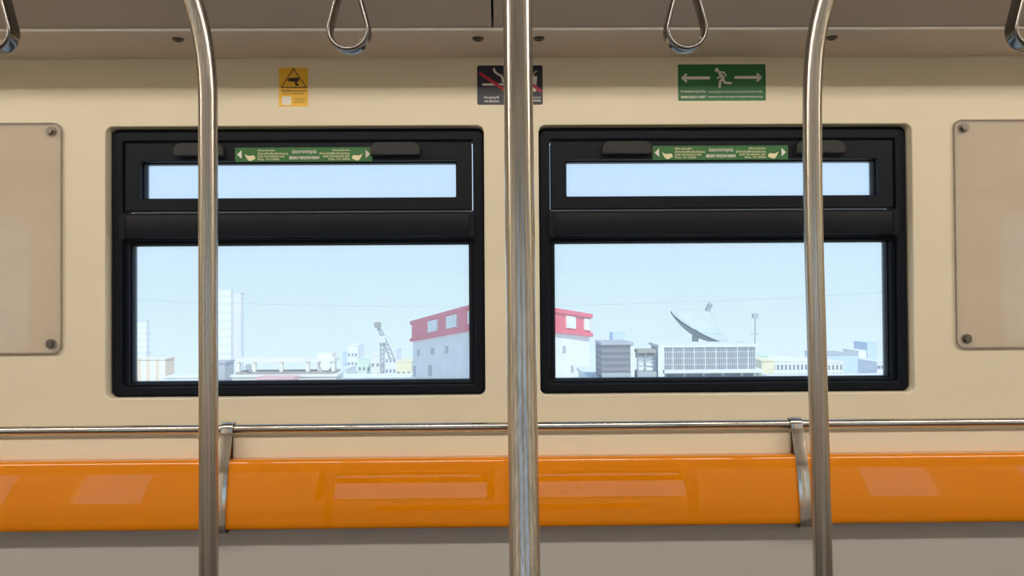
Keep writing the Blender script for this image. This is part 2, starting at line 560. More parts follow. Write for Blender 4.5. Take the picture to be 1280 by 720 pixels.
def make_window(name, sgn):
    """offsets measured outward from the middle of the bay: inner edge 0.0815, outer edge 1.1495"""
    x0, x1 = mirror_x(0.0815, 1.1495, sgn)
    t = empty(name, ((x0 + x1) / 2, 0.03, 1.0838), kind='structure')
    ux0, ux1 = x0 + 0.0805, x1 - 0.0805        # upper pane
    lx0, lx1 = x0 + 0.0445, x1 - 0.0445        # lower pane
    # outer frame ring
    sx0, sx1, sz0, sz1 = x0 + 0.030, x1 - 0.030, 1.6120, 1.8090
    obj('window_frame', plate([rrect(x0, 1.0838, x1, 1.8414, 0.018),
                               rrect(sx0, sz0 - 0.006, sx1, sz1 + 0.004, 0.006),
                               rrect(x0 + 0.026, 1.106, x1 - 0.026, 1.528, 0.012)], 0.028, 0.095, 0.004, 3), M['frame'], t, smooth=35)
    obj('gasket', plate([rrect(x0 - 0.0053, 1.0770, x1 + 0.0053, 1.8495, 0.0195), rrect(x0 + 0.003, 1.0868, x1 - 0.003, 1.8384, 0.015)], 0.0955, 0.0985), M['frame'], t)
    obj('rear_seal', plate([rrect(x0 - 0.0050, 1.0772, x1 + 0.0050, 1.8492, 0.0195), rrect(x0 - 0.0003, 1.0835, x1 + 0.0003, 1.8417, 0.0180)], 0.040, 0.095), M['frame'], t)
    # stepped inner frame round the lower pane
    lf = obj('lower_frame', plate([rrect(x0 + 0.024, 1.104, x1 - 0.024, 1.530, 0.006),
                              rrect(lx0 - 0.004, 1.1150, lx1 + 0.004, 1.5160, 0.004)], 0.046, 0.094, 0.004, 3), M['frame'], t, smooth=35)
    obj('glazing_bead', plate([rrect(lx0 - 0.0065, 1.1125, lx1 + 0.0065, 1.5185, 0.004),
                              rrect(lx0, 1.1178, lx1, 1.5133, 0.003)], 0.060, 0.0935, 0.001, 1), M['sash'], lf)
    # hopper sash
    vs = obj('vent_sash', plate([rrect(sx0 + 0.004, sz0, sx1 - 0.004, sz1, 0.004),
                            rrect(ux0 - 0.004, 1.6475, ux1 + 0.004, 1.7555, 0.006)], 0.034, 0.0925, 0.002, 2), M['sash'], t, smooth=35)
    obj('glazing_bead', plate([rrect(ux0 - 0.0065, 1.6450, ux1 + 0.0065, 1.7580, 0.006),
                              rrect(ux0, 1.6512, ux1, 1.7517, 0.004)], 0.056, 0.0915, 0.001, 1), M['frame'], vs)
    obj('upper_pane', plate([rrect(ux0 - 0.003, 1.648, ux1 + 0.003, 1.755)], 0.080, 0.084), M['film'], vs)
    obj('lower_pane', plate([rrect(lx0 - 0.003, 1.1145, lx1 + 0.003, 1.5165)], 0.080, 0.084), M['film'], lf)
    # mid rail
    rl = obj('mid_rail', box(x0 + 0.026, x1 - 0.026, 0.018, 0.06, 1.5330, 1.6010, bevel=0.004), M['sash'], t, smooth=35)
    for hx in (x0 + 0.034, x1 - 0.034):
        obj('rail_end_cap', box(hx - 0.0085, hx + 0.0085, 0.0155, 0.04, 1.530, 1.597, bevel=0.002), M['sash'], rl)
    # two pull handles
    for hx in (x0 + 0.2525, x1 - 0.2525):
        hw = 0.0715
        zt, zb = 1.8065, 1.7690
        pts = [(hx - hw, zb), (hx + hw, zb)]
        for k in range(7):
            a = math.radians(0 + 90 * k / 6)
            pts.append((hx + hw - 0.024 + 0.024 * math.cos(a), zt - 0.024 + 0.024 * math.sin(a)))
        for k in range(7):
            a = math.radians(90 + 90 * k / 6)
            pts.append((hx - hw + 0.024 + 0.024 * math.cos(a), zt - 0.024 + 0.024 * math.sin(a)))
        h = obj('pull_handle', plate([pts], 0.012, 0.034, 0.003, 3), M['handle'], vs, smooth=35)
    return t


win1 = make_window('window_1', -1)
win2 = make_window('window_2', 1)


def copy_tree(o, parent=None):
    c = o.copy()
    C.objects.link(c)
    if parent: c.parent = parent
    for ch in list(o.children):
        copy_tree(ch, c)
    return c


for nm, src, sgn in (('window_3', win1, 1), ('window_4', win2, -1)):
    c = copy_tree(src)
    c.name = nm
    c.rotation_euler.z = PI
    c.location = (CX + sgn * 0.6155, -2.93, 1.0838)

# ------------------------------------------------------------------ backrests
def backrest_profile():
    P = [(-0.0720, 0.9150), (-0.0805, 0.9130), (-0.0860, 0.9060), (-0.0921, 0.890), (-0.0966, 0.874), (-0.1009, 0.856), (-0.1058, 0.833),
         (-0.1102, 0.809), (-0.1137, 0.785), (-0.1157, 0.762), (-0.1162, 0.745), (-0.1135, 0.735), (-0.106, 0.7310), (-0.096, 0.7310)]
    f = [(p.x, p.y) for p in smooth_path([(y, z, 0) for y, z in P], 6)]
    return f + [(-0.0745, 0.7310), (-0.0725, 0.75), (-0.0725, 0.86), (-0.0430, 0.875), (-0.0345, 0.905), (-0.045, 0.9150)]


BP = backrest_profile()
GRP = None
# rounded top lip is a separate strip in the photo: a slim welt just under the top edge
for x0, x1, lab in ((-3.0, -0.7755, 'glossy orange seat backrest at the left, beyond the left steel bracket'),
                    (-0.7475, 0.8100, 'long glossy orange middle backrest between the two steel brackets'),
                    (0.8400, 3.0, 'glossy orange seat backrest at the right, beyond the right steel bracket')):
    bm = extrude_x(BP, x0, x1)
    o = obj('seat_backrest', bm, M['orange'], smooth=50)
    tag(o, lab, 'backrest')

# steel grab rail above the backrests
ZR = 0.9945
rail = sweep([(-3.0, -0.040, ZR), (3.0, -0.040, ZR)], circ(0.0125, 28), up=Vector((0, 0, 1)))
gr = empty('grab_rail', (CX, -0.04, ZR - 0.0125), 'horizontal polished steel rail running along the wall above the orange backrests', 'rail')
obj('tube', rail, M['steel_h'], gr, smooth=40)
for x in (-2.4, 2.4):
    obj('mounting_stub', merge(cyl_y(x, ZR, -0.034, 0.0, 0.008), cyl_y(x, ZR, -0.004, 0.0, 0.018)), M['steel_h'], gr, smooth=40)


def bracket(xc, sgn):
    # flat strap: hooks over the rail, runs down and out over the face of the seats
    pts = [(-0.0225, ZR - 0.006), (-0.0235, ZR + 0.010), (-0.040, ZR + 0.0175), (-0.0555, ZR + 0.010), (-0.061, ZR - 0.012), (-0.071, 0.955),
           (-0.0870, 0.9150), (-0.0965, 0.890), (-0.1055, 0.856), (-0.1105, 0.833), (-0.1150, 0.809), (-0.1185, 0.785), (-0.1205, 0.762), (-0.1212, 0.742), (-0.1190, 0.729),
           (-0.108, 0.722), (-0.09, 0.722), (-0.0715, 0.722)]
    path = smooth_path([(0, y, z) for y, z in pts], 5)
    side = 'left' if sgn < 0 else 'right'
    other = 'left' if sgn < 0 else 'right'
    hw = 0.0165
    prof = [(-hw, -0.0016), (-hw + 0.001, -0.0022), (hw - 0.001, -0.0022), (hw, -0.0016), (hw, 0.0016), (hw - 0.001, 0.0022), (-hw + 0.001, 0.0022), (-hw, 0.0016)]
    t = empty('backrest_bracket', (xc, -0.08, 0.72),
              'curved brushed steel bracket beside the %s-hand pole, hooked over the rail' % side, 'bracket')
    bm = sweep([(xc, p.y, p.z) for p in path], prof, up=Vector((1, 0, 0)))
    obj('strap', bm, M['brushed'], t, smooth=40)
    # web plate from the strap back to the wall, between the seats
    q = [(y + 0.003, z) for _, y, z in [tuple(p) for p in path] if z > 0.735 and y < -0.055]
    q = [(-0.0735, 0.745)] + [(y, z) for y, z in reversed(q)] + [(-0.056, 0.97), (-0.034, 0.97), (-0.034, 0.862), (-0.0735, 0.862)]
    bm = extrude_x(q, xc - 0.004, xc + 0.004)
    obj('web_plate', bm, M['brushed'], t)
    obj('mounting_plate', box(xc - 0.0155, xc + 0.0155, -0.046, -0.033, 0.916, 0.976, bevel=0.002), M['brushed'], t)
    return t


bracket(-0.7620, -1)
bracket(0.8250, 1)

# ------------------------------------------------------------------ poles
def pole(pts, label, r=0.019, sub=14):
    path = smooth_path(pts, sub)
    x, y, z = pts[0]
    t = empty('grab_pole', (x, y, z), label, 'pole')
    obj('tube', sweep(path, circ(r, 48), up=Vector((0.0, -1.0, 0.001))), M['steel'], t, smooth=60)
    fl = merge(cyl_z(x, y, 0.0, 0.006, 0.045, 32), cyl_z(x, y, 0.006, 0.03, 0.026, 32, 0.0215))
    obj('floor_flange', fl, M['brushed'], t, smooth=35)
    return t


YP = -0.70
pole([(-0.590, YP, 0.0), (-0.590, YP, 0.5), (-0.5893, YP, 1.0), (-0.5893, YP, 1.5), (-0.5893, YP, 1.70), (-0.5895, YP - 0.002, 1.79),
      (-0.5965, YP - 0.008, 1.875), (-0.6130, YP - 0.022, 1.955), (-0.646, YP - 0.048, 2.05), (-0.705, YP - 0.085, 2.15), (-0.79, YP - 0.125, 2.245), (-0.82, YP - 0.135, 2.275)],
     'tall polished steel pole at the left, its top bending left')
pole([(0.654, YP, 0.0), (0.652, YP, 0.5), (0.6470, YP, 0.9), (0.6410, YP, 1.25), (0.6370, YP, 1.50), (0.6370, YP, 1.70), (0.6385, YP - 0.002, 1.79),
      (0.6445, YP - 0.008, 1.875), (0.6610, YP - 0.022, 1.96), (0.694, YP - 0.048, 2.05), (0.753, YP - 0.085, 2.15), (0.838, YP - 0.125, 2.245), (0.868, YP - 0.135, 2.275)],
     'tall polished steel pole at the right, its top bending right')
pole([(0.028, -1.42, 0.0), (0.028, -1.42, 0.6), (0.0275, -1.395, 0.9), (0.0272, -1.375, 1.0), (0.0268, -1.345, 1.13), (0.0262, -1.325, 1.25), (0.0256, -1.315, 1.40), (0.0248, -1.31, 1.55),
      (0.0243, -1.305, 1.75), (0.024, -1.305, 2.0), (0.024, -1.305, ZL - 0.0)],
     'thickest-looking, straight polished steel pole in the middle, nearest the camera')

# ------------------------------------------------------------------ hanging strap handles on their rail
YH = -0.60
ZRAIL = 2.190
hr = empty('strap_rail', (CX, YH, ZRAIL - 0.016), 'horizontal steel rail under the ceiling carrying the strap handles, above the picture', 'rail')
obj('tube', sweep([(-3.0, YH, ZRAIL), (3.0, YH, ZRAIL)], circ(0.016, 24), up=Vector((0, 0, 1))), M['steel_h'], hr, smooth=40)
for x in (-2.2, -0.74, 0.80, 2.2):
    obj('rail_hanger', cyl_z(x, YH, ZRAIL, 2.226, 0.010), M['steel_h'], hr, smooth=40)


def strap_handle(x, label):
    R, r, h = 0.0415, 0.010, 0.125
    zc = 1.9275
    t = empty('hand_strap', (x, YH, zc - R), label, 'strap handle', 'looped strap handles hanging from the ceiling rail')
    al = math.asin((R - r) / h)
    path = []
    # bottom arc from right tangent to left tangent
    n = 36
    for k in range(n + 1):
        a = al - (PI + 2 * al) * k / n
        path.append((x + R * math.cos(a), YH, zc + R * math.sin(a)))
    m = 12
    L0 = Vector(path[-1]); L1 = Vector((x + r * math.cos(PI - al), YH, zc + h + r * math.sin(PI - al)))
    for k in range(1, m): path.append(tuple(L0.lerp(L1, k / m)))
    for k in range(13):
        a = PI - al - (PI - 2 * al) * k / 12
        path.append((x + r * math.cos(a), YH, zc + h + r * math.sin(a)))
    L0 = Vector(path[-1]); L1 = Vector(path[0])
    for k in range(1, m): path.append(tuple(L0.lerp(L1, k / m)))
    prof = []
    for i in range(28):
        a = 2 * PI * i / 28
        c, s = math.cos(a), math.sin(a)
        prof.append((0.0215 * math.copysign(abs(c) ** 0.55, c), 0.0052 * math.copysign(abs(s) ** 0.75, s)))
    obj('loop', sweep(path, prof, closed=True, up=Vector((0, 1, 0))), M['chrome'], t, smooth=50)
    obj('rivet', merge(cyl_y(x + 0.028, zc - 0.022, YH - 0.0195, YH - 0.017, 0.003)), M['screw_dark'], t)
    obj('webbing', box(x - 0.006, x + 0.006, YH - 0.014, YH + 0.014, zc + h + 0.002, ZRAIL - 0.0215, bevel=0.001), M['strap'], t)
    cl = sweep([(x, YH + 0.0195 * math.cos(2 * PI * k / 28), ZRAIL + 0.0195 * math.sin(2 * PI * k / 28)) for k in range(28)], [(-0.02, -0.0015), (0.02, -0.0015), (0.02, 0.0015), (-0.02, 0.0015)], closed=True, up=Vector((1, 0, 0)))
    obj('clamp', cl, M['handle'], t, smooth=40)
    return t


strap_handle(-0.3220, 'steel loop strap handle hanging just right of the left-hand pole')
strap_handle(0.4020, 'steel loop strap handle hanging just left of the right-hand pole')
strap_handle(-1.0780, 'steel loop strap handle cut by the left edge of the picture')
strap_handle(1.1520, 'steel loop strap handle cut by the right edge of the picture')

# ------------------------------------------------------------------ soffit screws
for i, (x, lab) in enumerate(((-0.846, 'small dark soffit screw just left of the left-hand pole'),
                              (-0.056, 'small dark soffit screw above the left end of the no smoking sign'),
                              (0.105, 'small dark soffit screw above the right end of the no smoking sign'),
                              (0.885, 'small dark soffit screw just right of the right-hand pole'))):
    y = -0.185
    t = empty('soffit_screw', (x, y, ZS), lab, 'screw', 'screws in the soffit')
    obj('screw_head', merge(cyl_z(x, y, ZS - 0.006, ZS, 0.0115, 20, 0.0160)), M['screw_dark'], t, smooth=30)
    obj('drive_socket', cyl_z(x, y, ZS - 0.0063, ZS - 0.0059, 0.006, 6), M['gap'], t)


# ------------------------------------------------------------------ acrylic plates
def acrylic(x0, x1, z0, z1, label):
    t = empty('acrylic_panel', ((x0 + x1) / 2, 0, z0), label, 'panel')
    obj('sheet', plate([rrect(x0, z0, x1, z1, 0.022, 8)], -0.0085, -0.0035, 0.0012, 2), M['acrylic'], t, smooth=30)
    obj('polished_edge', plate([rrect(x0 - 0.0012, z0 - 0.0012, x1 + 0.0012, z1 + 0.0012, 0.023, 8), rrect(x0 + 0.0012, z0 + 0.0012, x1 - 0.0012, z1 - 0.0012, 0.021, 8)], -0.0090, -0.0030), M['edge'], t, smooth=30)
    for x in (x0 + 0.0285, x1 - 0.0285):
        for z in (z0 + 0.0255, z1 - 0.0225):
            s = obj('screw', merge(cyl_y(x, z, -0.0110, 0.0, 0.0135, 24)), M['screw'], t, smooth=30)
            obj('hex_head', cyl_y(x - 0.001, z, -0.0175, -0.0110, 0.0095, 6), M['screw'], s)
    return t


acrylic(-1.98, -1.2440, 1.2080, 1.8590, 'clear acrylic panel screwed to the wall at the left edge, left of the windows')
acrylic(1.3065, 2.04, 1.2035, 1.8580, 'clear acrylic panel screwed to the wall at the right edge, right of the windows')

# ------------------------------------------------------------------ signs
PLY = -0.0010      # face of the sticker


def sign(name, x0, x1, z0, z1, m, label, r=0.002, yf=PLY, yb=-0.0001):
    t = empty(name, ((x0 + x1) / 2, yb, z0), label, 'sign')
    obj('backing', plate([rrect(x0, z0, x1, z1, r, 4)], yf, yb), m, t)
    return t


# yellow camera warning
X0, X1, Z0, Z1 = -0.6300, -0.5470, 1.9060, 2.0170
t = sign('warning_sign', X0, X1, Z0, Z1, M['s_yellow'], 'small yellow camera warning sticker with a black triangle above the left window')
k = (X1 - X0) / 400.0       # 400 units across the zoomed view


def Y(u, v):
    return (X0 + (u - 98) * k, Z1 - (v - 88) * (Z1 - Z0) / 550.0)


tri_o = [Y(122, 378), Y(488, 378), Y(298, 92)]
tri_i = [Y(140, 366), Y(468, 366), Y(298, 116)]
obj('triangle_outline', plate([tri_o, tri_i], PLY - 0.0004, PLY), M['s_black'], t)
cambody = plate([[Y(215, 262), Y(238, 238), Y(372, 226), Y(378, 262), Y(350, 292), Y(220, 280)]], PLY - 0.0004, PLY)
camarm = plate([[Y(316, 285), Y(345, 285), Y(350, 318), Y(372, 322), Y(372, 345), Y(325, 345)]], PLY - 0.0004, PLY)
obj('camera_symbol', merge(cambody, camarm), M['s_black'], t)


def line(txt, a, b, m, t, y=PLY - 0.0003, bold=0.0, nm='lettering'):
    return obj(nm, text_mesh(txt, a[0], b[0], a[1], b[1], y, bold=bold), m, t)


line('พื้นที่นี้มีกล้องวงจรปิด', Y(130, 432), Y(482, 400), M['s_black'], t, bold=0.02)
line('CCTV IN OPERATION', Y(150, 468), Y(440, 450), M['s_black'], t, bold=0.02)
obj('blank_patch', plate([rrect(*Y(140, 618), *Y(264, 498))], PLY - 0.0003, PLY), M['s_white'], t)
line('สแกนเพื่ออ่าน', Y(292, 540), Y(466, 522), M['s_black'], t, bold=0.02)
line('ประกาศความ', Y(312, 566), Y(448, 550), M['s_black'], t, bold=0.02)
line('เป็นส่วนตัว CCTV', Y(294, 592), Y(460, 574), M['s_black'], t, bold=0.02)

# no smoking / no drinking
X0, X1, Z0, Z1 = -0.0640, 0.1235, 1.9085, 2.0215
t = sign('no_smoking_sign', X0, X1, Z0, Z1, M['s_navy'], 'navy no smoking and no drinking sticker partly hidden behind the middle pole', 0.005)


def N(u, v):          # pixels of the zoomed view: 80..910 across, 118..630 down
    return (X0 + (u - 75) / 835.0 * (X1 - X0), Z1 - (v - 118) / 512.0 * (Z1 - Z0))


def Ns(pts, w, m, nm):
    return obj(nm, stroke([N(*p) for p in pts], w, PLY - 0.0004, PLY), m, t)


Ns([(152, 366), (410, 366)], 0.0062, M['s_white'], 'cigarette')
obj('smoke', stroke([N(*p) for p in ((290, 165), (300, 200), (345, 235), (385, 255), (402, 300), (404, 330))], 0.0062, PLY - 0.0004, PLY), M['s_white'], t)
obj('red_bar', stroke([N(*p) for p in ((120, 222), (440, 450))], 0.0085, PLY - 0.0007, PLY - 0.0002), M['s_red'], t)
cup = plate([[N(715, 250), N(842, 262), N(825, 460), N(735, 455)]], PLY - 0.0004, PLY)
straw = stroke([N(790, 255), N(806, 212), N(838, 190)], 0.0022, PLY - 0.0004, PLY)
obj('drink_cup', merge(cup, straw), M['s_white'], t)
obj('red_bar', stroke([N(*p) for p in ((600, 240), (880, 450))], 0.0085, PLY - 0.0007, PLY - 0.0002), M['s_red'], t)
line('ห้ามสูบบุหรี่', N(165, 560), N(352, 512), M['s_white'], t, bold=0.015)
line('NO SMOKING', N(168, 598), N(352, 572), M['s_white'], t, bold=0.02)
line('ห้ามดื่มและรับประทานอาหาร', N(560, 548), N(888, 520), M['s_white'], t, bold=0.015)
line('NO FOOD OR DRINK', N(560, 590), N(888, 565), M['s_white'], t, bold=0.02)

# green emergency exit
X0, X1, Z0, Z1 = 0.5130, 0.7660, 1.9180, 2.0230
t = sign('exit_sign', X0, X1, Z0, Z1, M['s_green'], 'green emergency exit sticker with two arrows and a running figure above the right window', 0.003)


def G(u, v):
    return (X0 + (u - 88) / 1127.0 * (X1 - X0), Z1 - (v - 68) / 462.0 * (Z1 - Z0))


def gst(pts, w, nm):
    return obj(nm, stroke([G(*p) for p in pts], w, PLY - 0.0004, PLY), M['s_white'], t)


for nm, a, b, s in (('arrow', (150, 241), (485, 241), 1), ('arrow', (1150, 236), (830, 236), -1)):
    q = merge(stroke([G(*a), G(*b)], 0.0085, PLY - 0.0004, PLY),
              stroke([G(a[0] + s * 42, a[1] - 42), G(a[0] - s * 5, a[1]), G(a[0] + s * 42, a[1] + 42)], 0.0065, PLY - 0.0004, PLY))
    obj(nm, q, M['s_white'], t)
hx, hz = G(588, 140)
man = merge(plate([[(hx + 0.0058 * math.cos(k * PI / 8), hz + 0.0058 * math.sin(k * PI / 8)) for k in range(16)]], PLY - 0.0004, PLY),
            stroke([G(622, 172), G(645, 215), G(668, 240)], 0.0095, PLY - 0.0004, PLY),
            stroke([G(630, 165), G(680, 172), G(704, 215)], 0.0045, PLY - 0.0004, PLY),
            stroke([G(640, 225), G(592, 245)], 0.0042, PLY - 0.0004, PLY),
            stroke([G(664, 250), G(630, 285), G(622, 352)], 0.0072, PLY - 0.0004, PLY),
            stroke([G(664, 255), G(690, 302), G(765, 308)], 0.0066, PLY - 0.0004, PLY))
obj('running_figure', man, M['s_white'], t)
line('ทางออกฉุกเฉิน', G(125, 438), G(445, 395), M['s_white'], t, bold=0.01)
line('EMERGENCY EXIT', G(125, 498), G(445, 468), M['s_white'], t, bold=0.025)
line('โปรดปฏิบัติตามคำแนะนำของเจ้าหน้าที่รถไฟฟ้า', G(475, 434), G(1170, 402), M['s_white'], t, bold=0.01)
line('PLEASE FOLLOW THE TRAIN ATTENDANT INSTRUCTIONS', G(475, 492), G(1175, 472), M['s_white'], t, bold=0.02)

# green ventilation stickers on the opening sashes
def vent_sticker(x0, x1, label):
    z0, z1 = 1.7535, 1.7945
    yf, yb = 0.0334, 0.0339
    t = sign('ventilation_sticker', x0, x1, z0, z1, M['s_green2'], label, 0.002, yf, yb)
    t['group'] = 'ventilation stickers on the windows'
    yy = yf - 0.0001
    W = x1 - x0

    def V(u, v):        # u 0..1 across, v 0..1 up
        return (x0 + u * W, z0 + v * (z1 - z0))
    for s, nm in ((0, 1), (1, -1)):
        f = (lambda u, v, s=s: V(u if s == 0 else 1 - u, v))
        obj('arrow_head', plate([[f(0.015, 0.52), f(0.048, 0.82), f(0.048, 0.22)]], yy - 0.0002, yy), M['s_white'], t)
        obj('hand_symbol', plate([[f(0.070, 0.55), f(0.095, 0.42), f(0.140, 0.45), f(0.150, 0.22), f(0.115, 0.06), f(0.095, 0.10), f(0.082, 0.30)]], yy - 0.0002, yy), M['s_cream'], t)
    TH = ('เลื่อนมือจับ', 'เข้าหาตัวเพื่อเปิดช่องลม', 'SLIDE THE HANDLES AND', 'PULL TO OPEN')
    for (a, b, v0, v1), s in zip(((0.165, 0.29, 0.74, 0.88), (0.165, 0.385, 0.50, 0.68), (0.165, 0.36, 0.30, 0.44), (0.165, 0.32, 0.10, 0.24)), TH):
        line(s, V(a, v0), V(b, v1), M['s_cream'], t, yy, 0.01)
        line(s, V(1 - b, v0), V(1 - a, v1), M['s_cream'], t, yy, 0.01)
    line('ช่องระบายอากาศฉุกเฉิน', V(0.415, 0.50), V(0.595, 0.88), M['s_white'], t, yy, 0.01)
    line('EMERGENCY VENTILATION WINDOW', V(0.395, 0.16), V(0.615, 0.38), M['s_white'], t, yy, 0.03)


vent_sticker(-0.7660, -0.3700, 'narrow green ventilation sticker between the handles of the left window')
vent_sticker(0.4440, 0.8400, 'narrow green ventilation sticker between the handles of the right window')


# ------------------------------------------------------------------ outside
def at(px, py, d):
    """the point d metres ahead of the camera seen at a pixel of the 1280 x 720 frame"""
    v = ROT @ Vector(((px - 640) / FPX, 1.0, (360 - py) / FPX))
    return CAM + v * (d / v.y)


def ground_z(y):
    return -14.0 - 0.0915 * y


def bmat(name, col, rough=0.8, noise=0.06, nscale=0.5):
    return mat(name, col, rough, noise=noise, nscale=nscale)


def stripes(name, a, b, scale, axis='Z', duty=0.5, rough=0.8):
    """two-tone bands across the surface, such as louvres or floors"""
    m = mat(name, a, rough)
    n = m.node_tree
    t = n.nodes.new('ShaderNodeTexCoord')
    s = n.nodes.new('ShaderNodeSeparateXYZ')
    k = n.nodes.new('ShaderNodeMath'); k.operation = 'MULTIPLY'; k.inputs[1].default_value = scale
    fr = n.nodes.new('ShaderNodeMath'); fr.operation = 'FRACT'
    gt = n.nodes.new('ShaderNodeMath'); gt.operation = 'GREATER_THAN'; gt.inputs[1].default_value = duty
    mx = n.nodes.new('ShaderNodeMix'); mx.data_type = 'RGBA'
    mx.inputs[6].default_value = (*a, 1); mx.inputs[7].default_value = (*b, 1)
    n.links.new(t.outputs['Object'], s.inputs[0]); n.links.new(s.outputs[axis], k.inputs[0])
    n.links.new(k.outputs[0], fr.inputs[0]); n.links.new(fr.outputs[0], gt.inputs[0])
    n.links.new(gt.outputs[0], mx.inputs[0]); n.links.new(mx.outputs[2], n.nodes['Principled BSDF'].inputs['Base Color'])
    return m


O = {}
O['ground'] = bmat('pale_ground', (0.60, 0.62, 0.58), noise=0.15, nscale=0.03)
O['white'] = bmat('white_render', (0.80, 0.79, 0.76))
O['cream'] = bmat('cream_render', (0.78, 0.74, 0.64))
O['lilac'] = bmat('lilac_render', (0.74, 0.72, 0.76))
O['red'] = bmat('red_cladding', (0.78, 0.085, 0.12))
O['grey'] = bmat('grey_render', (0.42, 0.41, 0.42))
O['pale'] = bmat('pale_concrete', (0.70, 0.71, 0.69))
O['dark'] = bmat('deck_shade_dark', (0.16, 0.165, 0.17))  # dark tone for the shade under the cooling unit deck
O['mid'] = bmat('mid_grey_metal', (0.36, 0.38, 0.38))
O['brown'] = bmat('brown_concrete', (0.32, 0.28, 0.23))
O['blue'] = bmat('haze_blue_tower', (0.52, 0.62, 0.76))  # distance haze put into the base colour as pale blue
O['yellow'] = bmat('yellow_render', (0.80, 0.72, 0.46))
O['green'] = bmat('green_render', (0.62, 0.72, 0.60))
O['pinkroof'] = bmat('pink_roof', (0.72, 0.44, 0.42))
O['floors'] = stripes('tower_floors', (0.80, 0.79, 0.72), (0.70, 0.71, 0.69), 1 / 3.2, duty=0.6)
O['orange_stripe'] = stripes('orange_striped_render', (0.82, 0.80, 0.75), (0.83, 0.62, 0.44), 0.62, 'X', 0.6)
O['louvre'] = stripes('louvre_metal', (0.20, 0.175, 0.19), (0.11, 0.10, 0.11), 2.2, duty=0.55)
O['pane'] = bmat('dark_window_glass', (0.22, 0.23, 0.26))
O['dish'] = bmat('dish_white_paint', (0.50, 0.56, 0.52), nscale=2)
O['dishback'] = bmat('dish_grey_back', (0.20, 0.22, 0.22), nscale=2)

bm = bmesh.new()
vs = [bm.verts.new(p) for p in ((-1600, 4, ground_z(4)), (1600, 4, ground_z(4)), (1600, 2600, ground_z(2600)), (-1600, 2600, ground_z(2600)))]
bm.faces.new(vs)
tag(obj('ground', bm, O['ground']), kind='structure')


def block(name, px0, px1, ytop, d, depth, m, label, cat='building', group=None, parapet=None, wins=None, zbase=None):
    """a building: body down to the ground, roof slab, windows as parts"""
    a = at(px0, ytop, d); b = at(px1, ytop, d)
    zt = (a.z + b.z) / 2
    y0 = a.y
    zg = ground_z(y0 + depth) - 0.5 if zbase is None else zbase
    t = empty(name, ((a.x + b.x) / 2, y0, ground_z(y0) if zbase is None else zbase), label, cat, group)
    W = b.x - a.x
    th = max(0.25, W * 0.02)
    obj('walls', box(a.x, b.x, y0, y0 + depth, zg, zt - th), m, t)
    obj('roof_slab', box(a.x - th * 0.6, b.x + th * 0.6, y0 - th * 0.6, y0 + depth, zt - th, zt), parapet or m, t)
    if wins:
        nx, nz, ww, wh, z_first, dz = wins
        for j in range(nz):
            for i in range(nx):
                cx = a.x + W * (i + 0.5) / nx
                cz = zt - z_first - j * dz
                f = obj('window', box(cx - ww / 2, cx + ww / 2, y0 - 0.08, y0 + 0.05, cz - wh / 2, cz + wh / 2), O['pane'], t)
    return t, a.x, b.x, y0, zt


# left window: from its left edge
block('striped_building', 168, 207, 448, 150, 4, O['orange_stripe'], 'low cream building with orange stripes at the lower left corner of the left window')
block('slim_tower', 168, 183, 401, 420, 4, O['floors'], 'slim pale tower rising behind the orange striped low building')
block('apartment_tower', 262, 288.5, 362, 330, 3, O['floors'], 'tall pale apartment tower just right of the left-hand pole', parapet=O['white'])
block('apartment_tower', 289, 301, 366, 345, 4, O['lilac'], 'bluish shaded right side of the tall pale tower, built as its own block')  # lilac block stands in for the tower's side in shade
block('low_block', 206, 300, 470, 126, 5, O['white'], 'long low white roof at the foot of the tall pale tower')
block('plant_room', 262, 281, 452, 118, 4, O['grey'], 'small grey roof box at the foot of the tall pale tower', zbase=at(272, 478, 118).z)

# open frame structure on a roof
d = 90
t = empty('roof_frame', tuple(at(355, 474, d)), 'long beige open roof frame with posts and two beams behind the left window', 'structure')
a = at(295, 449, d); b = at(418, 449, d)
zt = a.z; zb = at(355, 466, d).z
obj('upper_beam', box(a.x, b.x, a.y, a.y + 3, zt - 0.35, zt), O['cream'], t)
obj('lower_beam', box(a.x, b.x, a.y, a.y + 3, zb - 0.25, zb + 0.1), O['brown'], t)
for px in (297, 317, 351, 384, 402, 416):
    x = at(px, 450, d).x
    obj('post', box(x - 0.18, x + 0.18, a.y + 0.1, a.y + 0.45, zb + 0.1, zt - 0.35), O['cream'], t)
x0, x1 = at(396, 450, d).x, at(414, 450, d).x
obj('machine_room', box(x0, x1, a.y + 0.5, a.y + 2.8, zb + 0.1, at(400, 442, d).z), O['cream'], t)
obj('round_vent', cyl_y((x0 + x1) / 2 + .2, (zb + zt) / 2, a.y - 0.1, a.y + 0.5, 0.55), O['white'], t)
x = at(310, 460, d).x
obj('mounted_lamp', merge(cyl_y(x, (zb + zt) / 2 - 0.1, a.y - 0.1, a.y + 0.3, 0.28), box(x + 0.1, x + 0.3, a.y, a.y + 0.2, zb, (zb + zt) / 2)), O['mid'], t)
block('low_block', 290, 420, 468, d - 0.2, 4, O['cream'], 'low cream building under the open roof frame', parapet=O['white'])
block('pink_roofed_house', 322, 366, 471.5, d - 3, 2.2, O['pinkroof'], 'low house with a faded pink roof under the open roof frame')

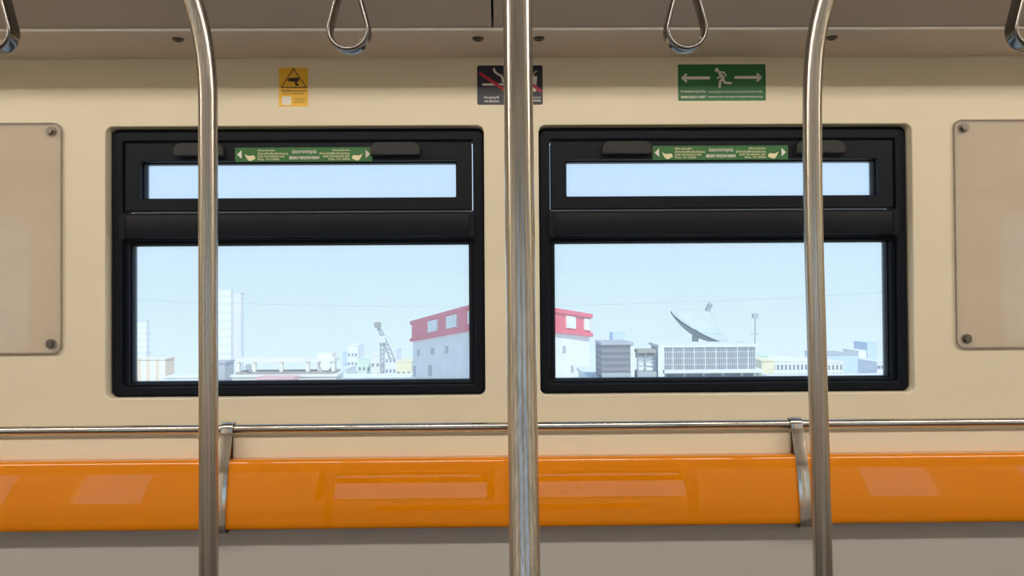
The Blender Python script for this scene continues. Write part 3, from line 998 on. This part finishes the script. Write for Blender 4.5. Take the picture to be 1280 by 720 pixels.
# hazy skyline between the roof frame and the red and white building
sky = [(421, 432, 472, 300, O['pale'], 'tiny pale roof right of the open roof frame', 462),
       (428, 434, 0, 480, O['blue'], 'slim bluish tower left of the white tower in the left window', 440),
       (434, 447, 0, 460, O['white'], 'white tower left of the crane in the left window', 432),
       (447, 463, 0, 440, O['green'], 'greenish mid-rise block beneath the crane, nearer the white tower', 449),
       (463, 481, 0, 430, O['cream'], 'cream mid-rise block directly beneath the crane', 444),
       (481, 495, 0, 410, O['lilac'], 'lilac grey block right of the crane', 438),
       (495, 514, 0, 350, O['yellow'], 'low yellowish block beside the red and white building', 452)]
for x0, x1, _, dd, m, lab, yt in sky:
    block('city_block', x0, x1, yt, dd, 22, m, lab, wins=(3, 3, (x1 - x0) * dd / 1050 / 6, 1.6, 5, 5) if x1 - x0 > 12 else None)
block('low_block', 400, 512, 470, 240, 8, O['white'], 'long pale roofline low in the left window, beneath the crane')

# crane
d = 300
t = empty('tower_crane', tuple(at(478, 468, d)), 'thin grey construction crane standing among the hazy blocks', 'crane')


def beam(p, q, r):
    return sweep([p, q], circ(r, 6), up=Vector((0, 1, 0.01)))


mast = [beam(at(476, 470, d), at(476, 418, d), 0.35), beam(at(480, 470, d), at(480, 418, d), 0.35)]
for i in range(9):
    y = 468 - i * 5.6
    mast.append(beam(at(476, y, d), at(480, y - 5.6, d), 0.22))
obj('mast', merge(*mast), O['mid'], t)
jb = [beam(at(470, 404, d), at(489, 452, d), 0.4), beam(at(473, 404, d), at(494, 450, d), 0.3)]
for i in range(8):
    k = i / 8
    jb.append(beam(at(470 + 19 * k, 404 + 48 * k, d), at(473 + 21 * (k + .12), 404 + 46 * (k + .12), d), 0.2))
obj('jib', merge(*jb), O['mid'], t)
p = at(472, 406, d)
obj('jib_head', box(p.x - 1.1, p.x + 1.1, p.y - 1, p.y + 1, p.z - 0.9, p.z + 0.9), O['brown'], t)
p = at(478, 424, d)
obj('cab', box(p.x - 1.2, p.x + 1.2, p.y - 1, p.y + 1, p.z - 1.2, p.z + 1.2), O['pale'], t)

# red and white building, five-sided plan, seen at the inner corners of both windows
# it stands square to the sloping ground: built level, then leaned with it about the camera height
LEAN = Matrix.Rotation(-0.0913, 3, 'X')
LROT = LEAN.transposed() @ ROT


def at_l(px, dd):
    v = LROT @ Vector(((px - 640) / FPX, 1.0, 0.0))
    return CAM + v * (dd / v.y)


pl = [(516.5, 135.0), (604, 100.5), (676, 107.5), (735.5, 122.7)]
q = [at_l(px, dd) for (px, dd) in pl]
zt = CAM.z + 9.0
zb = CAM.z + 5.73
back = [(q[3].x - 4, q[3].y + 26), (q[0].x + 5, q[0].y + 18)]
foot = [(v.x, v.y) for v in q] + back
zg = -16.5


def prism(poly, z0, z1, grow=0.0):
    bm = bmesh.new()
    cx = sum(p[0] for p in poly) / len(poly); cy = sum(p[1] for p in poly) / len(poly)
    P = []
    for x, y in poly:
        L = math.hypot(x - cx, y - cy)
        P.append((x + (x - cx) / L * grow, y + (y - cy) / L * grow))
    A = [bm.verts.new((x, y, z0)) for x, y in P]; B = [bm.verts.new((x, y, z1)) for x, y in P]
    n = len(P)
    for i in range(n):
        bm.faces.new((A[i], A[(i + 1) % n], B[(i + 1) % n], B[i]))
    bm.faces.new(A); bm.faces.new(B)
    bmesh.ops.recalc_face_normals(bm, faces=bm.faces)
    return bm


rb = empty('red_topped_building', (0, 108, zg), 'white building with a red band round its top, behind both windows', 'building')
obj('walls', prism(foot, zg, zb), O['white'], rb)
obj('red_band', prism(foot, zb, zt, 0.25), O['red'], rb)
obj('band_edge', prism(foot, zt - 0.55, zt, 0.6), O['red'], rb)
obj('band_edge', prism(foot, zb, zb + 0.5, 0.6), O['red'], rb)


def face_panel(i, px0, px1, f0, f1, m, nm, out=0.4, z0=None, z1=None):
    """panel on side i of the building between two pixel columns, f0..f1 of the band height"""
    A, B = q[i], q[i + 1]

    def on(px):
        v = LROT @ Vector(((px - 640) / FPX, 1.0, 0.0))
        # intersect the sight line with the wall plan
        dx, dy = B.x - A.x, B.y - A.y
        det = v.x * (-dy) + v.y * dx
        s = ((A.x - CAM.x) * (-dy) + (A.y - CAM.y) * dx) / det
        return Vector((CAM.x + v.x * s, CAM.y + v.y * s))
    a, b = on(px0), on(px1)
    n = Vector((b.y - a.y, -(b.x - a.x))).normalized()
    if n.y > 0: n = -n
    za = zb + (zt - zb) * f0 if z0 is None else z0
    zc = zb + (zt - zb) * f1 if z1 is None else z1
    poly = [tuple(a + n * out), tuple(b + n * out), tuple(b - n * 0.3), tuple(a - n * 0.3)]
    return obj(nm, prism(poly, za, zc), m, rb)


for i, a, b in ((0, 538, 549), (0, 561, 573), (0, 588, 600), (2, 705, 716), (2, 727, 734)):
    face_panel(i, a, b, 0.26, 0.76, O['white'], 'band_opening')
H = zt - zb
for i, a, b, f0, f1 in ((0, 522, 525, -.75, -.45), (0, 539, 543, -.75, -.45), (0, 557, 560, -.75, -.45), (0, 517.5, 520, -1.7, -1.2), (0, 536, 540, -1.7, -1.2),
                        (2, 702, 706, -.8, -.5), (2, 712, 715, -1.6, -1.3)):
    face_panel(i, a, b, f0, f1, O['grey'], 'window', 0.06)

rb.location = CAM + LEAN @ (Vector(rb.location) - CAM)
rb.rotation_euler = LEAN.to_euler()

# right window
block('low_block', 744, 752, 464, 116, 4, O['white'], 'narrow white wing at the right foot of the red topped building')
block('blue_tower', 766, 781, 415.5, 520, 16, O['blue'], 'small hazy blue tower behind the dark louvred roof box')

d = 62
host, _, _, hy, zr = block('office_block', 744, 960, 476.2, d - 2, 13, O['pale'], 'wide office roof low in the right window carrying the plant and the dish')

# dark louvred box
t = empty('plant_enclosure', tuple(at(771, 471, d)), 'dark grey louvred plant box on the office roof, right of the red topped building', 'plant enclosure')
a = at(752, 429, d); b = at(788, 429, d)
obj('body', box(a.x, b.x, a.y, a.y + 4, zr, a.z - 0.12), O['louvre'], t)
obj('top_rail', box(a.x - 0.03, at(792, 429, d).x, a.y - 0.1, a.y + 4, a.z - 0.12, a.z + 0.05), O['grey'], t)
x0, x1 = at(788, 440, d).x, at(793, 440, d).x
obj('corner_column', box(x0, x1, a.y, a.y + 0.4, zr, a.z - 0.12), O['pale'], t)
obj('base_louvre', box(a.x, b.x, a.y - 0.06, a.y, zr, zr + 0.45), O['mid'], t)

# brown topped rack
t = empty('pipe_rack', tuple(at(808, 471, d)), 'small brown topped rack of pipes between the dark box and the wide cooling unit', 'pipe rack')
a = at(797, 437.5, d); b = at(820.5, 437.5, d)
obj('top_slab', box(a.x, b.x, a.y, a.y + 2, a.z - 0.22, a.z), O['brown'], t)
for k, (y, m) in enumerate(((447, 'pale'), (452, 'white'), (457, 'pale'), (463, 'white'))):
    z = at(808, y, d).z
    obj('pipe', sweep([(a.x + 0.05, a.y + 0.6, z), (b.x - 0.05, a.y + 0.6, z)], circ(0.12, 10), up=Vector((0, 0, 1))), O[m], t, smooth=40)
for px in (798.5, 808, 819.5):
    x = at(px, 450, d).x
    obj('post', box(x - 0.05, x + 0.05, a.y + 0.3, a.y + 0.5, zr, a.z - 0.22), O['mid'], t)
z = at(808, 464, d).z
obj('base_slab', box(a.x, b.x, a.y, a.y + 2, zr, z - 0.05), O['mid'], t)
z = at(808, 445, d).z
obj('pipe', sweep([(a.x + 0.05, a.y + 1.2, z), (b.x - 0.05, a.y + 1.2, z)], circ(0.2, 10), up=Vector((0, 0, 1))), O['pinkroof'], t, smooth=40)

# cooling unit with upright ribs
t = empty('cooling_unit', tuple(at(886, 471, d)), 'wide ribbed grey cooling unit on the office roof, under the satellite dish', 'cooling unit')
a = at(826, 431, d); b = at(944, 431, d)
zl = at(886, 461.5, d).z
obj('housing', box(a.x, b.x, a.y, a.y + 4, zl, a.z - 0.2), O['mid'], t)
obj('top_rail', box(at(823, 431, d).x, at(947, 431, d).x, a.y - 0.15, a.y + 4.1, a.z - 0.2, a.z), O['pale'], t)
N_R = 44
for k in range(N_R):
    x = a.x + (b.x - a.x) * (k + 0.5) / N_R
    obj('rib', box(x - 0.035, x + 0.035, a.y - 0.1, a.y, zl, a.z - 0.22), O['pale'] if k % 5 == 0 else O['grey'], t)
for k in range(3):
    z = zl + (a.z - zl) * (0.2 + 0.25 * k)
    obj('cross_rail', box(a.x, b.x, a.y - 0.05, a.y - 0.0, z - 0.04, z + 0.04), O['pale'], t)
zz = at(886, 466, d).z
obj('deck', box(at(828, 431, d).x, at(952, 431, d).x, a.y - 0.2, a.y + 4, zz, zl), O['pale'], t)
for px in (832, 856, 880, 904, 928, 948):
    x = at(px, 450, d).x
    obj('support_leg', box(x - 0.08, x + 0.08, a.y + 0.1, a.y + 0.3, zr, zz), O['mid'], t)
obj('under_deck_shade', box(a.x, b.x, a.y + 0.5, a.y + 3.5, zr, zz), O['dark'], t)  # solid dark block put in as the shade beneath the deck
x0, x1 = at(822, 440, d).x, at(829.5, 440, d).x
obj('corner_column', box(x0, x1, a.y - 0.2, a.y, zr, a.z - 0.2), O['pale'], t)

# satellite dish: bowl opening up and to the right
d = 70
c = at(875, 410, d)
t = empty('satellite_dish', (c.x, c.y, zr), 'large tilted white satellite dish standing behind the ribbed cooling unit', 'satellite dish')
pa, pb = at(839, 389, d), at(911, 425, d)
rad = (pb - pa).length / 2
mid = (pa + pb) / 2
ex = (pb - pa).normalized()
axis = Vector((0.50 * -ex.z + 0.0, -0.0, ex.x)).normalized()
axis = ex.cross(Vector((0, 1, 0)))
if axis.z < 0: axis = -axis
axis = (axis + Vector((0, -0.27, 0))).normalized()
ey = axis.cross(ex).normalized()


def bowl(off, R, depth):
    bm = bmesh.new()
    rings = []
    nr, na = 10, 40
    cen = bm.verts.new(mid - axis * (depth + off))
    for i in range(1, nr + 1):
        rr = R * i / nr
        h = -depth * (1 - (i / nr) ** 2) - off
        rings.append([bm.verts.new(mid + ex * rr * math.cos(2 * PI * k / na) + ey * rr * math.sin(2 * PI * k / na) + axis * h) for k in range(na)])
    for k in range(na):
        bm.faces.new((cen, rings[0][k], rings[0][(k + 1) % na]))
        for i in range(nr - 1):
            bm.faces.new((rings[i][k], rings[i + 1][k], rings[i + 1][(k + 1) % na], rings[i][(k + 1) % na]))
    return bm


obj('reflector', bowl(0.0, rad, rad * 0.30), O['dish'], t, smooth=50)
obj('reflector_back', bowl(0.12, rad * 0.995, rad * 0.30), O['dishback'], t, smooth=50)
feed = at(886, 384, d - 0.6)
obj('feed_horn', sweep([feed + (feed - mid).normalized() * 0.35, feed - (feed - mid).normalized() * 0.35], circ(0.22, 12), up=Vector((0, 1, 0.1))), O['mid'], t, smooth=40)
for k in range(3):
    a_ = 2 * PI * (k + 0.25) / 3
    e0 = mid + (ex * math.cos(a_) + ey * math.sin(a_)) * rad * 0.93 - axis * 0.05
    obj('feed_strut', sweep([e0, feed], circ(0.025, 6), up=Vector((0, 1, 0.1))), O['pale'], t)
hub = mid - axis * rad * 0.30
obj('mount_post', sweep([Vector((hub.x, hub.y + 0.3, zr + 0.06)), hub], circ(0.28, 12), up=Vector((0, 1, 0.1))), O['mid'], t, smooth=40)

# antenna mast
d = 64
b0, b1 = at(943, 432, d), at(944, 396, d)
t = empty('antenna_mast', (b0.x, b0.y, zr), 'thin antenna mast at the right end of the ribbed cooling unit', 'antenna')
obj('mast', sweep([Vector((b0.x, b0.y, zr)), b1], circ(0.05, 8), up=Vector((0, 1, 0.1))), O['mid'], t)
obj('antenna_head', box(b1.x - 0.2, b1.x + 0.2, b1.y - 0.2, b1.y + 0.2, b1.z - 0.1, b1.z + 0.25), O['mid'], t)
obj('cross_arm', box(b0.x - 0.3, b0.x + 0.3, b0.y - 0.05, b0.y + 0.05, at(944, 418, d).z, at(944, 417, d).z), O['mid'], t)
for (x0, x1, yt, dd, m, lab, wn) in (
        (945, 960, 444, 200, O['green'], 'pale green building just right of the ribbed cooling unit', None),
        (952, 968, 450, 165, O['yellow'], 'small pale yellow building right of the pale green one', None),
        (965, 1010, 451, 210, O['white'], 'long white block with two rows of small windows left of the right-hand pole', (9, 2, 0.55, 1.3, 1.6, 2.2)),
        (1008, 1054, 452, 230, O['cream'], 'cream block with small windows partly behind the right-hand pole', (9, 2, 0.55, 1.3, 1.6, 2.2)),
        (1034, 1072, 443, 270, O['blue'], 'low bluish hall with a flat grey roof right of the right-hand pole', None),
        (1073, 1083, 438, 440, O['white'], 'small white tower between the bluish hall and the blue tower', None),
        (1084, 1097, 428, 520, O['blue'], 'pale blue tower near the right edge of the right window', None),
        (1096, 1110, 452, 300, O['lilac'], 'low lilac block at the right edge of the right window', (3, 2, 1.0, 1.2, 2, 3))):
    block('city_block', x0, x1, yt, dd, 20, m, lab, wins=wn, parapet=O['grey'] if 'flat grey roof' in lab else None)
block('low_block', 962, 1112, 469, 130, 3, O['white'], 'long white roofline low in the right window, behind the right-hand pole')

# overhead wire
w = []
for k in range(31):
    x = -14 + 34 * k / 30
    w.append((x, 25.0, 1.12 + 0.0022 * (x - 3) ** 2 + 0.015 * x))
tag(obj('overhead_wire', sweep(w, circ(0.005, 6), up=Vector((0, 0, 1))), O['mid']), 'thin dark overhead wire crossing the sky outside the windows', 'wire')

# the seats and poles of the facing side, behind the camera (they show in the reflections)
o = obj('seat_backrest', extrude_x([(-2.9 - y, z) for y, z in BP], -0.7475, 0.8100), M['orange'], smooth=50)
tag(o, 'orange backrest of the facing seats, behind the camera', 'backrest')
tag(obj('trim_6', extrude_x([(-2.9 - y, z) for y, z in lp], -3.8, 3.8), M['grey']), kind='structure')

for o in list(bpy.data.objects):
    if '_org' in o: del o['_org']
